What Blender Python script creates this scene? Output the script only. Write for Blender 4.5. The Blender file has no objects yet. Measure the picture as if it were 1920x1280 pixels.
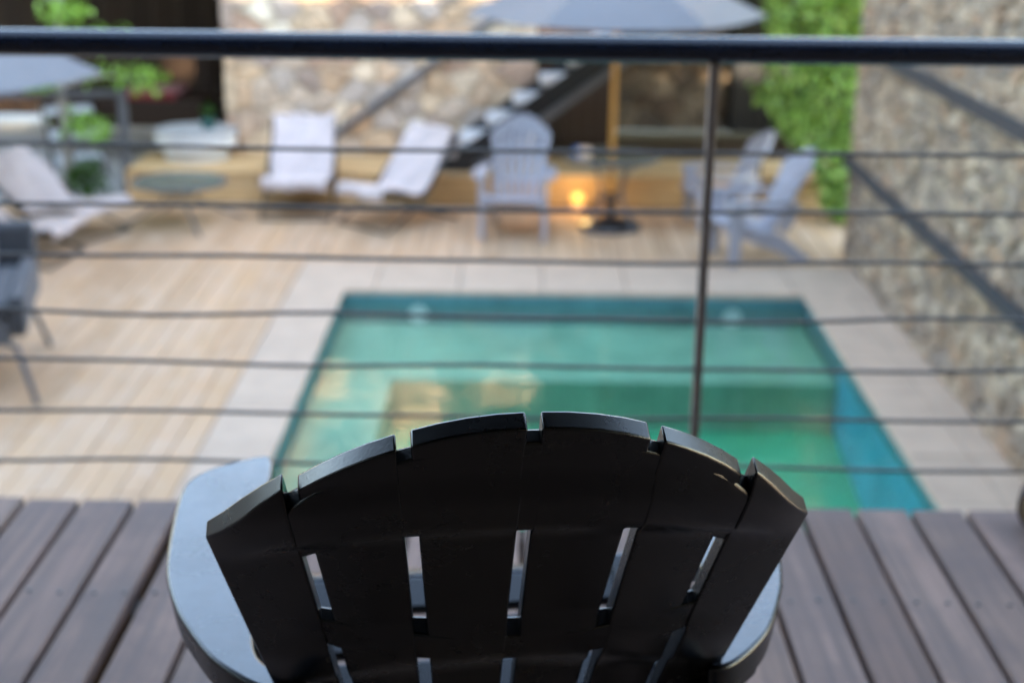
import bpy, bmesh, math, random
from mathutils import Vector, Matrix
import numpy as np

sc = bpy.context.scene
R_ = math.radians
rnd = random.Random(7)

# ------------------------------------------------------------------ camera
CAM_Z = 1.38                    # eye above the upper deck (deck top is z = 0)
F_PX = 2667.0                   # focal length in pixels of the 1920 px wide photograph
PITCH, YAW, ROLL = R_(18.45), R_(-0.35), R_(0.6)
cy_, sy_, cp_, sp_ = math.cos(YAW), math.sin(YAW), math.cos(PITCH), math.sin(PITCH)
FWD = Vector((sy_ * cp_, cy_ * cp_, -sp_)); rt_ = Vector((cy_, -sy_, 0)); up_ = rt_.cross(FWD)
RGT = rt_ * math.cos(ROLL) + up_ * math.sin(ROLL); UPV = -rt_ * math.sin(ROLL) + up_ * math.cos(ROLL)
cam_d = bpy.data.cameras.new('camera'); cam = bpy.data.objects.new('camera', cam_d)
sc.collection.objects.link(cam)
M = Matrix.Identity(4)
for i in range(3):
    M[i][0], M[i][1], M[i][2] = RGT[i], UPV[i], -FWD[i]
M[0][3], M[1][3], M[2][3] = 0, 0, CAM_Z
cam.matrix_world = M
cam_d.sensor_width = 36; cam_d.lens = F_PX * 36 / 1920
cam_d.clip_start = 0.05; cam_d.clip_end = 2000
cam_d.dof.use_dof = True; cam_d.dof.focus_distance = 1.2; cam_d.dof.aperture_fstop = 4.2
sc.camera = cam

# ------------------------------------------------------------------ sky, sun, exposure
SUN_EL, SUN_AZ = R_(30), R_(158)          # azimuth clockwise from +Y: behind the camera, to the right
w = bpy.data.worlds.new('World'); sc.world = w; w.use_nodes = True
nt = w.node_tree; bg = nt.nodes['Background']
sky = nt.nodes.new('ShaderNodeTexSky'); sky.sky_type = 'NISHITA'; sky.sun_disc = False
sky.sun_elevation = SUN_EL; sky.sun_rotation = SUN_AZ; sky.dust_density = .2; sky.air_density = 1.0; sky.ozone_density = 1.5
nt.links.new(sky.outputs[0], bg.inputs[0]); bg.inputs[1].default_value = 0.13
sd = bpy.data.lights.new('sun', 'SUN'); sun = bpy.data.objects.new('sun', sd); sc.collection.objects.link(sun)
sd.energy = 3.4; sd.angle = R_(0.53); sd.color = (1, 0.9, 0.76)
to_sun = Vector((math.sin(SUN_AZ) * math.cos(SUN_EL), math.cos(SUN_AZ) * math.cos(SUN_EL), math.sin(SUN_EL)))
sun.rotation_euler = to_sun.to_track_quat('Z', 'Y').to_euler()
sun.location = (6, -10, 14)
vs = sc.view_settings
vs.view_transform = 'Standard'; vs.look = 'None'; vs.gamma = 1; vs.use_curve_mapping = False
vs.exposure = 3.84
vs.use_white_balance = True; vs.white_balance_temperature = 8500; vs.white_balance_tint = 10
sc.cycles.max_bounces = 10; sc.cycles.transparent_max_bounces = 12
sc.cycles.use_denoising = True

T = -1.57           # lower pool terrace
PT = T + 0.29       # raised wooden platform along the far wall

# ------------------------------------------------------------------ helpers
def pix_at_y(x, y, Y):
    d = RGT * ((x - 960) / F_PX) + UPV * ((640 - y) / F_PX) + FWD
    return Vector((0, 0, CAM_Z)) + d * (Y / d.y)

def obj(name, me, mats, parent=None, loc=None):
    if isinstance(me, bmesh.types.BMesh):
        m = bpy.data.meshes.new(name); me.normal_update(); me.to_mesh(m); me.free(); me = m
    o = bpy.data.objects.new(name, me); sc.collection.objects.link(o)
    if mats is not None and me is not None and len(me.materials) == 0:
        for x in (mats if isinstance(mats, (list, tuple)) else [mats]): me.materials.append(x)
    if parent: o.parent = parent
    if loc: o.location = loc
    return o

def tag(o, label, cat, group=None):
    o['label'] = label; o['category'] = cat
    if group: o['group'] = group
    return o

def thing(name, label, cat, loc=(0, 0, 0), rz=0, group=None):
    o = bpy.data.objects.new(name, None); sc.collection.objects.link(o)
    o.location = loc; o.rotation_euler = (0, 0, rz); o.empty_display_size = .1
    return tag(o, label, cat, group)

def struct(o): o['kind'] = 'structure'; return o

def smooth(o, ang=35):
    for p in o.data.polygons: p.use_smooth = True
    try: o.data.set_sharp_from_angle(angle=R_(ang))
    except Exception: pass
    return o

def bevel(o, wd=.004, seg=2):
    m = o.modifiers.new('bevel', 'BEVEL'); m.width = wd; m.segments = seg; m.limit_method = 'ANGLE'; m.angle_limit = R_(40)
    return o

def add_box(bm, x0, x1, y0, y1, z0, z1, mat=None):
    vs_ = [bm.verts.new((x, y, z)) for z in (z0, z1) for y in (y0, y1) for x in (x0, x1)]
    if mat is not None:
        for v in vs_: v.co = mat @ v.co
    for f in ((0, 2, 3, 1), (4, 5, 7, 6), (0, 1, 5, 4), (2, 6, 7, 3), (0, 4, 6, 2), (1, 3, 7, 5)):
        bm.faces.new([vs_[i] for i in f])
    return vs_

def box(x0, x1, y0, y1, z0, z1, mat=None):
    bm = bmesh.new(); add_box(bm, x0, x1, y0, y1, z0, z1, mat); return bm

def add_tube(bm, pts, rad, n=10, cap=True, flat=None):
    pts = [Vector(p) for p in pts]; rings = []
    if not isinstance(rad, (list, tuple)): rad = [rad] * len(pts)
    ref = None
    for i, p in enumerate(pts):
        d = (pts[min(i + 1, len(pts) - 1)] - pts[max(i - 1, 0)]).normalized()
        if ref is None: ref = Vector((0, 0, 1)) if abs(d.z) < .9 else Vector((1, 0, 0))
        a = d.cross(ref).normalized(); b = a.cross(d).normalized(); ref = b
        rings.append([bm.verts.new(p + (a * math.cos(2 * math.pi * k / n) + b * math.sin(2 * math.pi * k / n)) * rad[i]) for k in range(n)])
    for r0, r1 in zip(rings, rings[1:]):
        for k in range(n): bm.faces.new((r0[k], r0[(k + 1) % n], r1[(k + 1) % n], r1[k]))
    if cap:
        bm.faces.new(rings[0][::-1]); bm.faces.new(rings[-1])

def tube(pts, rad, n=10):
    bm = bmesh.new(); add_tube(bm, pts, rad, n); return bm

def bar(p0, p1, wd, ht):
    """rectangular bar between two points (wd across horizontally, ht the other way)"""
    p0, p1 = Vector(p0), Vector(p1); d = p1 - p0; L = d.length; d.normalize()
    s = d.cross(Vector((0, 0, 1)))
    s = Vector((1, 0, 0)) if s.length < 1e-3 else s.normalized()
    u = s.cross(d)
    m = Matrix(((s.x, d.x, u.x, p0.x), (s.y, d.y, u.y, p0.y), (s.z, d.z, u.z, p0.z), (0, 0, 0, 1)))
    return box(-wd / 2, wd / 2, 0, L, -ht / 2, ht / 2, m)

def lathe(prof, n=32, close=True):
    bm = bmesh.new(); rings = []
    for r, z in prof:
        rings.append([bm.verts.new((r * math.cos(2 * math.pi * k / n), r * math.sin(2 * math.pi * k / n), z)) for k in range(n)])
    for a, b in zip(rings, rings[1:]):
        for k in range(n): bm.faces.new((a[k], a[(k + 1) % n], b[(k + 1) % n], b[k]))
    if close:
        bm.faces.new(rings[0][::-1]); bm.faces.new(rings[-1])
    return bm

def copy_tree(o, parent=None):
    c = o.copy(); sc.collection.objects.link(c)
    c.parent = parent
    for ch in list(o.children): copy_tree(ch, c)
    return c

# ------------------------------------------------------------------ materials
def new_mat(name):
    m = bpy.data.materials.new(name); m.use_nodes = True
    return m, m.node_tree, m.node_tree.nodes['Principled BSDF']

def N(nt, t, **kw):
    n = nt.nodes.new(t)
    for k, v in kw.items(): setattr(n, k, v)
    return n

def ramp(nt, stops, fac=None, interp='LINEAR'):
    r = nt.nodes.new('ShaderNodeValToRGB'); r.color_ramp.interpolation = interp
    e = r.color_ramp.elements
    while len(e) < len(stops): e.new(.5)
    for el, (p, c) in zip(e, stops): el.position = p; el.color = (*c, 1)
    if fac is not None: nt.links.new(fac, r.inputs[0])
    return r

def coords(nt, scale=(1, 1, 1), kind='Object'):
    tc = nt.nodes.new('ShaderNodeTexCoord'); mp = nt.nodes.new('ShaderNodeMapping'); mp.inputs['Scale'].default_value = scale
    nt.links.new(tc.outputs[kind], mp.inputs[0]); return mp.outputs[0]

def noise(nt, vec, scale, detail=4, rough=.55):
    n = nt.nodes.new('ShaderNodeTexNoise'); n.inputs['Scale'].default_value = scale
    n.inputs['Detail'].default_value = detail; n.inputs['Roughness'].default_value = rough
    nt.links.new(vec, n.inputs['Vector']); return n.outputs[0]

def mixc(nt, fac, a, b, mode='MIX'):
    m = nt.nodes.new('ShaderNodeMix'); m.data_type = 'RGBA'; m.blend_type = mode
    for i, v in ((0, fac), (6, a), (7, b)):
        if isinstance(v, (int, float)): m.inputs[i].default_value = v
        elif isinstance(v, tuple): m.inputs[i].default_value = (*v, 1)
        else: nt.links.new(v, m.inputs[i])
    return m.outputs[2]

def bump(nt, bs, h, strength=.3, dist=.01):
    b = nt.nodes.new('ShaderNodeBump'); b.inputs['Strength'].default_value = strength; b.inputs['Distance'].default_value = dist
    nt.links.new(h, b.inputs['Height']); nt.links.new(b.outputs[0], bs.inputs['Normal'])

def rand_piece(nt):
    oi = nt.nodes.new('ShaderNodeObjectInfo'); ge = nt.nodes.new('ShaderNodeNewGeometry')
    a = N(nt, 'ShaderNodeMath', operation='ADD'); f = N(nt, 'ShaderNodeMath', operation='FRACT')
    nt.links.new(oi.outputs['Random'], a.inputs[0]); nt.links.new(ge.outputs['Random Per Island'], a.inputs[1])
    nt.links.new(a.outputs[0], f.inputs[0]); return f.outputs[0]

def simple(name, col, rough=.5, var=.12, scale=12, metal=0, spec=.5, bstr=0, bscale=80):
    m, nt, bs = new_mat(name)
    v = coords(nt); n = noise(nt, v, scale)
    lo = tuple(c * (1 - var) for c in col); hi = tuple(min(1, c * (1 + var)) for c in col)
    r = ramp(nt, [(.3, lo), (.7, hi)], n); nt.links.new(r.outputs[0], bs.inputs['Base Color'])
    bs.inputs['Roughness'].default_value = rough; bs.inputs['Metallic'].default_value = metal
    bs.inputs['Specular IOR Level'].default_value = spec
    if bstr: bump(nt, bs, noise(nt, v, bscale, 6), bstr, .002)
    return m

def wood(name, cols, grain=(30, 1.2, 30), rough=.6, spec=.4, blotch=None, bstr=.25, con=.27):
    m, nt, bs = new_mat(name)
    oi = nt.nodes.new('ShaderNodeObjectInfo')
    tc = nt.nodes.new('ShaderNodeTexCoord'); add = N(nt, 'ShaderNodeVectorMath', operation='ADD'); sc3 = N(nt, 'ShaderNodeVectorMath', operation='SCALE')
    cmb = N(nt, 'ShaderNodeCombineXYZ')
    for i in range(3): nt.links.new(oi.outputs['Random'], cmb.inputs[i])
    nt.links.new(cmb.outputs[0], sc3.inputs[0]); sc3.inputs['Scale'].default_value = 37
    nt.links.new(tc.outputs['Object'], add.inputs[0]); nt.links.new(sc3.outputs[0], add.inputs[1])
    mp = nt.nodes.new('ShaderNodeMapping'); mp.inputs['Scale'].default_value = grain; nt.links.new(add.outputs[0], mp.inputs[0])
    g = noise(nt, mp.outputs[0], 1.5, 8, .65)
    base = ramp(nt, [(i / (len(cols) - 1), c) for i, c in enumerate(cols)], oi.outputs['Random']).outputs[0]
    shade = ramp(nt, [(.25, (.88 - con,) * 3), (.75, (.88 + con,) * 3)], g).outputs[0]
    c = mixc(nt, 1.0, base, shade, 'MULTIPLY')
    if blotch:
        b = noise(nt, add.outputs[0], 3.2, 5, .6)
        bf = ramp(nt, [(.45, (0, 0, 0)), (.72, (1, 1, 1))], b).outputs[0]
        c = mixc(nt, bf, c, blotch)
    nt.links.new(c, bs.inputs['Base Color'])
    rr = ramp(nt, [(.3, (rough - .1,) * 3), (.7, (rough + .12,) * 3)], g); nt.links.new(rr.outputs[0], bs.inputs['Roughness'])
    bs.inputs['Specular IOR Level'].default_value = spec
    bump(nt, bs, g, bstr, .004)
    return m

def stone(name, pal, rough=.85):
    m, nt, bs = new_mat(name)
    f = rand_piece(nt)
    base = ramp(nt, [(i / len(pal), c) for i, c in enumerate(pal)], f, 'CONSTANT').outputs[0]
    v = coords(nt)
    n1 = noise(nt, v, 5, 6, .6); n2 = noise(nt, v, 38, 5, .6)
    c = mixc(nt, 1.0, base, ramp(nt, [(.3, (.68, .66, .64)), (.7, (1.2, 1.18, 1.14))], n1).outputs[0], 'MULTIPLY')
    c = mixc(nt, .55, c, mixc(nt, 1.0, c, ramp(nt, [(.35, (.55, .55, .55)), (.65, (1.3, 1.3, 1.3))], n2).outputs[0], 'MULTIPLY'))
    nt.links.new(c, bs.inputs['Base Color']); bs.inputs['Roughness'].default_value = rough; bs.inputs['Specular IOR Level'].default_value = .3
    bump(nt, bs, n2, .6, .012)
    return m

def leafmat(name, c0, c1, c2):
    m, nt, bs = new_mat(name)
    f = rand_piece(nt)
    r = ramp(nt, [(0, c0), (.5, c1), (1, c2)], f).outputs[0]
    nt.links.new(r, bs.inputs['Base Color']); bs.inputs['Roughness'].default_value = .45
    tr = nt.nodes.new('ShaderNodeBsdfTranslucent'); mx = nt.nodes.new('ShaderNodeMixShader'); mx.inputs[0].default_value = .35
    br = mixc(nt, 1.0, r, (1.5, 1.6, .8), 'MULTIPLY'); nt.links.new(br, tr.inputs[0])
    out = nt.nodes['Material Output']
    nt.links.new(bs.outputs[0], mx.inputs[1]); nt.links.new(tr.outputs[0], mx.inputs[2]); nt.links.new(mx.outputs[0], out.inputs[0])
    return m

def fabric(name, col, rough=.9, var=.06, weave=500):
    m, nt, bs = new_mat(name)
    v = coords(nt); n = noise(nt, v, 6)
    r = ramp(nt, [(.3, tuple(c * (1 - var) for c in col)), (.7, tuple(min(1, c * (1 + var)) for c in col))], n)
    nt.links.new(r.outputs[0], bs.inputs['Base Color']); bs.inputs['Roughness'].default_value = rough
    bs.inputs['Sheen Weight'].default_value = .2
    bump(nt, bs, noise(nt, v, weave, 2), .4, .002)
    return m

def black_plastic():
    m, nt, bs = new_mat('black_moulded_plastic')
    v = coords(nt)
    n = noise(nt, v, 9, 5, .6)
    fine = noise(nt, coords(nt, (900, 60, 300)), 1, 3)
    scr = ramp(nt, [(.55, (0, 0, 0)), (.8, (1, 1, 1))], fine).outputs[0]
    c = mixc(nt, scr, (.0018, .002, .0025), (.006, .007, .0085))
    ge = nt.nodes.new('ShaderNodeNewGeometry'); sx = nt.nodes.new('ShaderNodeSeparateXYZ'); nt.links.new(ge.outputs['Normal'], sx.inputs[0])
    up = ramp(nt, [(.93, (0, 0, 0)), (.99, (1, 1, 1))], sx.outputs[2]).outputs[0]          # level faces get the blue sky sheen painted into the base colour
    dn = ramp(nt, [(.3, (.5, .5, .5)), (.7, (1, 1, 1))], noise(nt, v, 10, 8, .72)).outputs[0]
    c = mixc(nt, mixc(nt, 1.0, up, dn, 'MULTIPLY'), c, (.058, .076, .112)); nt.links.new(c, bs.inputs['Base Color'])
    rr = ramp(nt, [(.3, (.19,) * 3), (.7, (.32,) * 3)], n); nt.links.new(rr.outputs[0], bs.inputs['Roughness'])
    bs.inputs['Specular IOR Level'].default_value = .5
    bump(nt, bs, noise(nt, v, 420, 4, .7), .18, .0012)
    return m

def water_mat():
    m, nt, bs = new_mat('pool_water'); nt.nodes.remove(bs)
    out = nt.nodes['Material Output']
    v = coords(nt); n = noise(nt, v, 3.4, 3, .5)
    b = nt.nodes.new('ShaderNodeBump'); b.inputs['Strength'].default_value = .5; b.inputs['Distance'].default_value = .02
    nt.links.new(n, b.inputs['Height'])
    fr = nt.nodes.new('ShaderNodeFresnel'); fr.inputs[0].default_value = 1.33; nt.links.new(b.outputs[0], fr.inputs['Normal'])
    gl = nt.nodes.new('ShaderNodeBsdfGlossy'); gl.inputs['Roughness'].default_value = .02; nt.links.new(b.outputs[0], gl.inputs['Normal'])
    tr = nt.nodes.new('ShaderNodeBsdfTransparent'); tr.inputs[0].default_value = (.86, .98, .95, 1)
    mx = nt.nodes.new('ShaderNodeMixShader')
    nt.links.new(fr.outputs[0], mx.inputs[0]); nt.links.new(tr.outputs[0], mx.inputs[1]); nt.links.new(gl.outputs[0], mx.inputs[2])
    nt.links.new(mx.outputs[0], out.inputs[0])
    return m

def glass_mat(name, tint, refl=.12):
    m, nt, bs = new_mat(name)
    tr = nt.nodes.new('ShaderNodeBsdfTransparent'); tr.inputs[0].default_value = (*tint, 1)
    fr = nt.nodes.new('ShaderNodeFresnel'); fr.inputs[0].default_value = 1.5
    gl = nt.nodes.new('ShaderNodeBsdfGlossy'); gl.inputs['Roughness'].default_value = .06
    a = nt.nodes.new('ShaderNodeMixShader'); nt.links.new(fr.outputs[0], a.inputs[0]); nt.links.new(tr.outputs[0], a.inputs[1]); nt.links.new(gl.outputs[0], a.inputs[2])
    b = nt.nodes.new('ShaderNodeMixShader'); b.inputs[0].default_value = refl
    v = coords(nt); n = noise(nt, v, 60)
    r = ramp(nt, [(.3, (.34, .35, .27)), (.7, (.44, .44, .35))], n); nt.links.new(r.outputs[0], bs.inputs['Base Color'])
    nt.links.new(a.outputs[0], b.inputs[1]); nt.links.new(bs.outputs[0], b.inputs[2])
    nt.links.new(b.outputs[0], nt.nodes['Material Output'].inputs[0])
    return m

def tile_mat(name, c0, c1, size=.05):
    m, nt, bs = new_mat(name)
    v = coords(nt)
    br = nt.nodes.new('ShaderNodeTexBrick'); br.offset = 0; br.inputs['Scale'].default_value = 1
    br.inputs['Brick Width'].default_value = size; br.inputs['Row Height'].default_value = size; br.inputs['Mortar Size'].default_value = size * .05
    br.inputs['Color1'].default_value = (*c0, 1); br.inputs['Color2'].default_value = (*c1, 1); br.inputs['Mortar'].default_value = tuple(c * .8 for c in c0) + (1,)
    nt.links.new(v, br.inputs['Vector'])
    n = noise(nt, v, 3)
    c = mixc(nt, 1.0, br.outputs[0], ramp(nt, [(.3, (.8, .8, .8)), (.7, (1.15, 1.15, 1.15))], n).outputs[0], 'MULTIPLY')
    nt.links.new(c, bs.inputs['Base Color']); bs.inputs['Roughness'].default_value = .4
    return m

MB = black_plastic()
M_GREYPL = simple('pale_blue_grey_plastic', (.37, .375, .425), .42, .08, 10)
M_DECK = wood('weathered_deck_wood', [(0.174, 0.104, 0.084), (0.267, 0.164, 0.132), (0.209, 0.130, 0.108), (0.290, 0.182, 0.142), (0.191, 0.125, 0.108), (0.244, 0.146, 0.110)], (30, .9, 30), .68, .32, (0.116, 0.078, 0.071), .5, .55)
M_TERR = wood('pale_terrace_wood', [(0.574, 0.352, 0.206), (0.655, 0.420, 0.259), (0.533, 0.342, 0.211), (0.628, 0.387, 0.221), (0.492, 0.307, 0.182), (0.684, 0.455, 0.297)], (22, .8, 22), .62, .35, (0.547, 0.376, 0.259), .2, .15)
M_PLAT = wood('golden_platform_wood', [(.70, .45, .22), (.64, .40, .19), (.73, .50, .27)], (1.0, 24, 24), .55, .4)
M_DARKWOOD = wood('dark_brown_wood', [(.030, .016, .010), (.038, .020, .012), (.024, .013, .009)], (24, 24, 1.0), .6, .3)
M_POLE = wood('honey_pole_wood', [(.66, .30, .07), (.70, .33, .08)], (40, 40, 2), .45, .4)
M_COPE = simple('pale_coping_stone', (.50, .365, .266), .75, .1, 5, bstr=.15)
M_CONC = simple('grey_concrete', (.36, .35, .335), .85, .15, 4, bstr=.3)
M_STEEL = simple('black_painted_steel', (.012, .013, .016), .32, .2, 20)
M_RAIL = simple('black_rail_sky_tint', (.006, .011, .024), .24, .2, 20)  # black rail, with the blue of the reflected sky put into its base colour
M_POST = simple('brown_grey_steel', (.15, .125, .115), .42, .2, 30, metal=.2)
M_CABLE = simple('dull_steel_cable', (.13, .118, .11), .6, .2, 60, metal=.3)
M_GREYST = simple('grey_painted_steel', (.10, .105, .115), .45, .15, 15)
M_BAR = simple('slate_painted_bar', (.03, .034, .042), .6, .2, 15)
M_TREAD = simple('pale_stone_tread', (.55, .57, .58), .6, .1, 8)
M_MORTF = simple('pale_mortar', (.52, .42, .31), .95, .2, 14, bstr=.5)
M_MORTR = simple('grey_mortar', (.36, .33, .29), .95, .2, 14, bstr=.5)
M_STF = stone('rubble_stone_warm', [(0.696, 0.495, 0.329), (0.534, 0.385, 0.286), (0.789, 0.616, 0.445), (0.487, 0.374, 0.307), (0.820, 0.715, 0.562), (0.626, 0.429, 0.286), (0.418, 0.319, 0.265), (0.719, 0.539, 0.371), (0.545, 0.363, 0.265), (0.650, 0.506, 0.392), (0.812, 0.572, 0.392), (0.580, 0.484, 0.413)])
M_STD = stone('rubble_stone_shade_dark', [(.09, .062, .042), (.065, .05, .04), (.11, .085, .062), (.08, .055, .04), (.14, .11, .082)])  # same rubble stone, with the shade under the stair put into its colour
M_STR = stone('ledge_stone_grey', [(0.406, 0.299, 0.211), (0.318, 0.249, 0.190), (0.465, 0.347, 0.244), (0.362, 0.261, 0.182), (0.281, 0.226, 0.182), (0.494, 0.379, 0.271), (0.421, 0.277, 0.182), (0.355, 0.280, 0.217), (0.311, 0.232, 0.171), (0.509, 0.398, 0.294)])
M_TOWEL = fabric('white_towel', (.54, .46, .44), var=.1)
M_SLING = fabric('dark_grey_sling', (.10, .105, .115))
M_GSLING = fabric('charcoal_sling', (.036, .038, .043))
M_CANOPY = fabric('blue_grey_canopy', (.125, .137, .152), .8, .05, 300)
M_LEAF = leafmat('vine_leaf', (.05, .12, .025), (.17, .32, .075), (.30, .46, .15))
M_LEAF2 = leafmat('tree_leaf', (.12, .25, .03), (.20, .39, .06), (.30, .52, .12))
M_SHRUB = leafmat('shrub_leaf', (.03, .085, .02), (.05, .13, .03), (.07, .17, .04))
M_BARK = simple('pale_bark', (.30, .27, .24), .9, .3, 18, bstr=.6, bscale=40)
M_BARKD = simple('dark_bark', (.055, .028, .022), .9, .3, 30, bstr=.6, bscale=60)
M_CUT = simple('cut_log_face', (.40, .28, .17), .8, .2, 40)
M_GLASS = glass_mat('green_tinted_glass', (.62, .70, .60), .3)
M_WHITE = simple('white_glaze', (.72, .74, .74), .35, .04, 5)
M_RED = fabric('red_cushion_cloth', (.20, .012, .014))
M_BASIN = tile_mat('turquoise_wall_tile', (.004, .60, .82), (.005, .64, .86))
M_SHELF = tile_mat('sea_green_tile', (.20, .41, .285), (.24, .46, .32))
M_DEEP = tile_mat('emerald_floor_tile', (.008, .40, .21), (.01, .44, .235))
M_WATER = water_mat()
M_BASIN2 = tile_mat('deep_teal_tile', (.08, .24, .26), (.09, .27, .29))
M_EARTH = simple('dry_earth', (.22, .17, .12), .95, .3, .8)
M_PLASTER = simple('dark_umber_render', (.075, .06, .05), .9, .1, 3)
M_BWALL = simple('brown_wall_render', (.16, .12, .09), .9, .15, 3)
M_PANE = simple('dark_window_glass', (.02, .024, .028), .08, .1, 3)
M_BLUE = simple('blue_glaze', (.03, .16, .42), .3, .1, 10)
M_CREAM = simple('cream_ceramic', (.70, .52, .42), .4, .08, 10)
mL, ntL, bsL = new_mat('warm_lamp_glow')
bsL.inputs['Base Color'].default_value = (.8, .5, .2, 1); bsL.inputs['Emission Color'].default_value = (1, .50, .13, 1); bsL.inputs['Emission Strength'].default_value = .06
lw = ntL.nodes.new('ShaderNodeTexNoise'); lw.inputs['Scale'].default_value = 9
ntL.links.new(ramp(ntL, [(.3, (.75, .42, .14)), (.7, (.85, .55, .22))], lw.outputs[0]).outputs[0], bsL.inputs['Base Color'])

# ------------------------------------------------------------------ stone laying (Voronoi cells, each stone its own solid)
def clip(poly, p, n):
    out = []
    for i in range(len(poly)):
        a, b = poly[i], poly[(i + 1) % len(poly)]
        da = (a[0] - p[0]) * n[0] + (a[1] - p[1]) * n[1]; db = (b[0] - p[0]) * n[0] + (b[1] - p[1]) * n[1]
        if da <= 0: out.append(a)
        if (da < 0 < db) or (db < 0 < da):
            t = da / (da - db); out.append((a[0] + (b[0] - a[0]) * t, a[1] + (b[1] - a[1]) * t))
    return out

def cells(x0, x1, y0, y1, sx, sy, gap, rr, jit=.42):
    """irregular cells filling a rectangle; sx, sy the mean stone size"""
    pts = []; nrow = max(1, round((y1 - y0) / sy)); ncol = max(1, round((x1 - x0) / sx))
    for j in range(nrow):
        for i in range(ncol + 1):
            px = x0 + (i + .5 * (j % 2) + rr.uniform(-jit, jit)) * (x1 - x0) / ncol; py = y0 + (j + .5 + rr.uniform(-jit, jit)) * (y1 - y0) / nrow
            if x0 < px < x1: pts.append((px, py))
    A = np.array(pts); As = A / np.array([sx, sy]); res = []
    for i, p in enumerate(pts):
        d = ((As - As[i]) ** 2).sum(1); near = np.argsort(d)[1:20]
        poly = [(x0, y0), (x1, y0), (x1, y1), (x0, y1)]
        for k in near:
            q = pts[k]
            n = ((q[0] - p[0]) / sx ** 2, (q[1] - p[1]) / sy ** 2)
            L = math.hypot(*n); n = (n[0] / L, n[1] / L)
            m = ((p[0] + q[0]) / 2 - n[0] * gap / 2, (p[1] + q[1]) / 2 - n[1] * gap / 2)
            poly = clip(poly, m, n)
            if len(poly) < 3: break
        if len(poly) < 3: continue
        c = (sum(a[0] for a in poly) / len(poly), sum(a[1] for a in poly) / len(poly))
        # drop near-duplicate corners
        pp = [a for k, a in enumerate(poly) if math.dist(a, poly[k - 1]) > .006]
        if len(pp) >= 3: res.append((c, pp))
    return res

def add_stone(bm, poly, c, depth, proud, to3d, rr):
    """chamfered stone: back ring, shoulder ring, smaller uneven face"""
    tilt = (rr.uniform(-.12, .12), rr.uniform(-.12, .12)); rings = []
    for s, dd, wob in ((1.0, -.02, 0), (1.0, proud * .45, .15), (.82, proud, 1)):
        ring = []
        for a in poly:
            u = c[0] + (a[0] - c[0]) * s; v = c[1] + (a[1] - c[1]) * s
            e = dd + wob * ((u - c[0]) * tilt[0] + (v - c[1]) * tilt[1] + rr.uniform(-.004, .004))
            ring.append(bm.verts.new(to3d(u, v, e)))
        rings.append(ring)
    n = len(poly)
    for a, b in zip(rings, rings[1:]):
        for k in range(n): bm.faces.new((a[k], a[(k + 1) % n], b[(k + 1) % n], b[k]))
    bm.faces.new(rings[-1])

def lay_stones(parent, rects, sx, sy, gap, proud, to3d, mat, rr, limit=300, key=None):
    allc = []
    for r in rects: allc += cells(*r, sx, sy, gap, rr)
    if key: allc.sort(key=lambda cp: key(cp[0]))
    rest = bmesh.new(); k = 0
    for c, poly in allc:
        if k < limit:
            bm = bmesh.new(); add_stone(bm, poly, c, 0, proud * rr.uniform(.55, 1.25), to3d, rr)
            bmesh.ops.recalc_face_normals(bm, faces=bm.faces); obj('stone', bm, mat, parent); k += 1
        else: add_stone(rest, poly, c, 0, proud * rr.uniform(.55, 1.25), to3d, rr)
    if len(allc) > limit:
        bmesh.ops.recalc_face_normals(rest, faces=rest.faces)
        o = obj('small_stones', rest, mat, parent); o['kind'] = 'stuff'
    else: rest.free()

# ================================================================== SETTING
struct(obj('ground', box(-400, 400, -400, 400, T - 2.2, T - 2.0), M_EARTH))

# ---- pool basin and water
PX0, PX1, PY0, PY1 = -1.31, 2.08, 5.6, 9.98
SH_X, SH_Y, SH_Z = -.84, 8.76, T - .24
def quad(bm, *p): bm.faces.new([bm.verts.new(q) for q in p])
pool = struct(obj('pool_basin', None, None) if False else thing('pool', '', ''))
del pool['label']; del pool['category']
bm = bmesh.new()
zf, zn = T - .58, T - 1.05
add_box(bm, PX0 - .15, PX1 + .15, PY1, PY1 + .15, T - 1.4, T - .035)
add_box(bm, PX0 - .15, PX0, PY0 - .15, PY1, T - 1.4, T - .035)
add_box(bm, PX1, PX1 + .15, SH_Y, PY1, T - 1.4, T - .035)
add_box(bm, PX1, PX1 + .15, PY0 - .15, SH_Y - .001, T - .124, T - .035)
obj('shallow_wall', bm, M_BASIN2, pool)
bm = bmesh.new()
add_box(bm, PX1, PX1 + .15, PY0 - .15, SH_Y - .001, T - 1.4, T - .125)
add_box(bm, PX0, PX1, PY0 - .15, PY0, T - 1.4, T - .035)
obj('deep_wall', bm, M_BASIN, pool)
bm = bmesh.new()
add_box(bm, PX0 + .001, PX1 - .001, SH_Y, PY1 - .001, T - 1.38, SH_Z)
add_box(bm, PX0 + .001, SH_X, PY0 + .001, SH_Y - .001, T - 1.38, SH_Z - .001)
bevel(obj('shallow_shelf', bm, M_SHELF, pool), .012)
bm = bmesh.new()
quad(bm, (SH_X, PY0, zn), (PX1, PY0, zn), (PX1, SH_Y, zf), (SH_X, SH_Y, zf))
obj('deep_floor', bm, M_DEEP, pool)
for px_, in ((-.75,), (1.55,)):
    ob = obj('pool_light', lathe([(.001, 0), (.05, 0), (.065, .012), (.07, .02)], 20), M_WHITE, pool, (px_, PY1 - .001, T - .17)); ob.rotation_euler = (R_(90), 0, 0)
bm = bmesh.new(); quad(bm, (PX0, PY0, T - .085), (PX1, PY0, T - .085), (PX1, PY1, T - .085), (PX0, PY1, T - .085))
struct(obj('water', bm, M_WATER))

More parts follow.
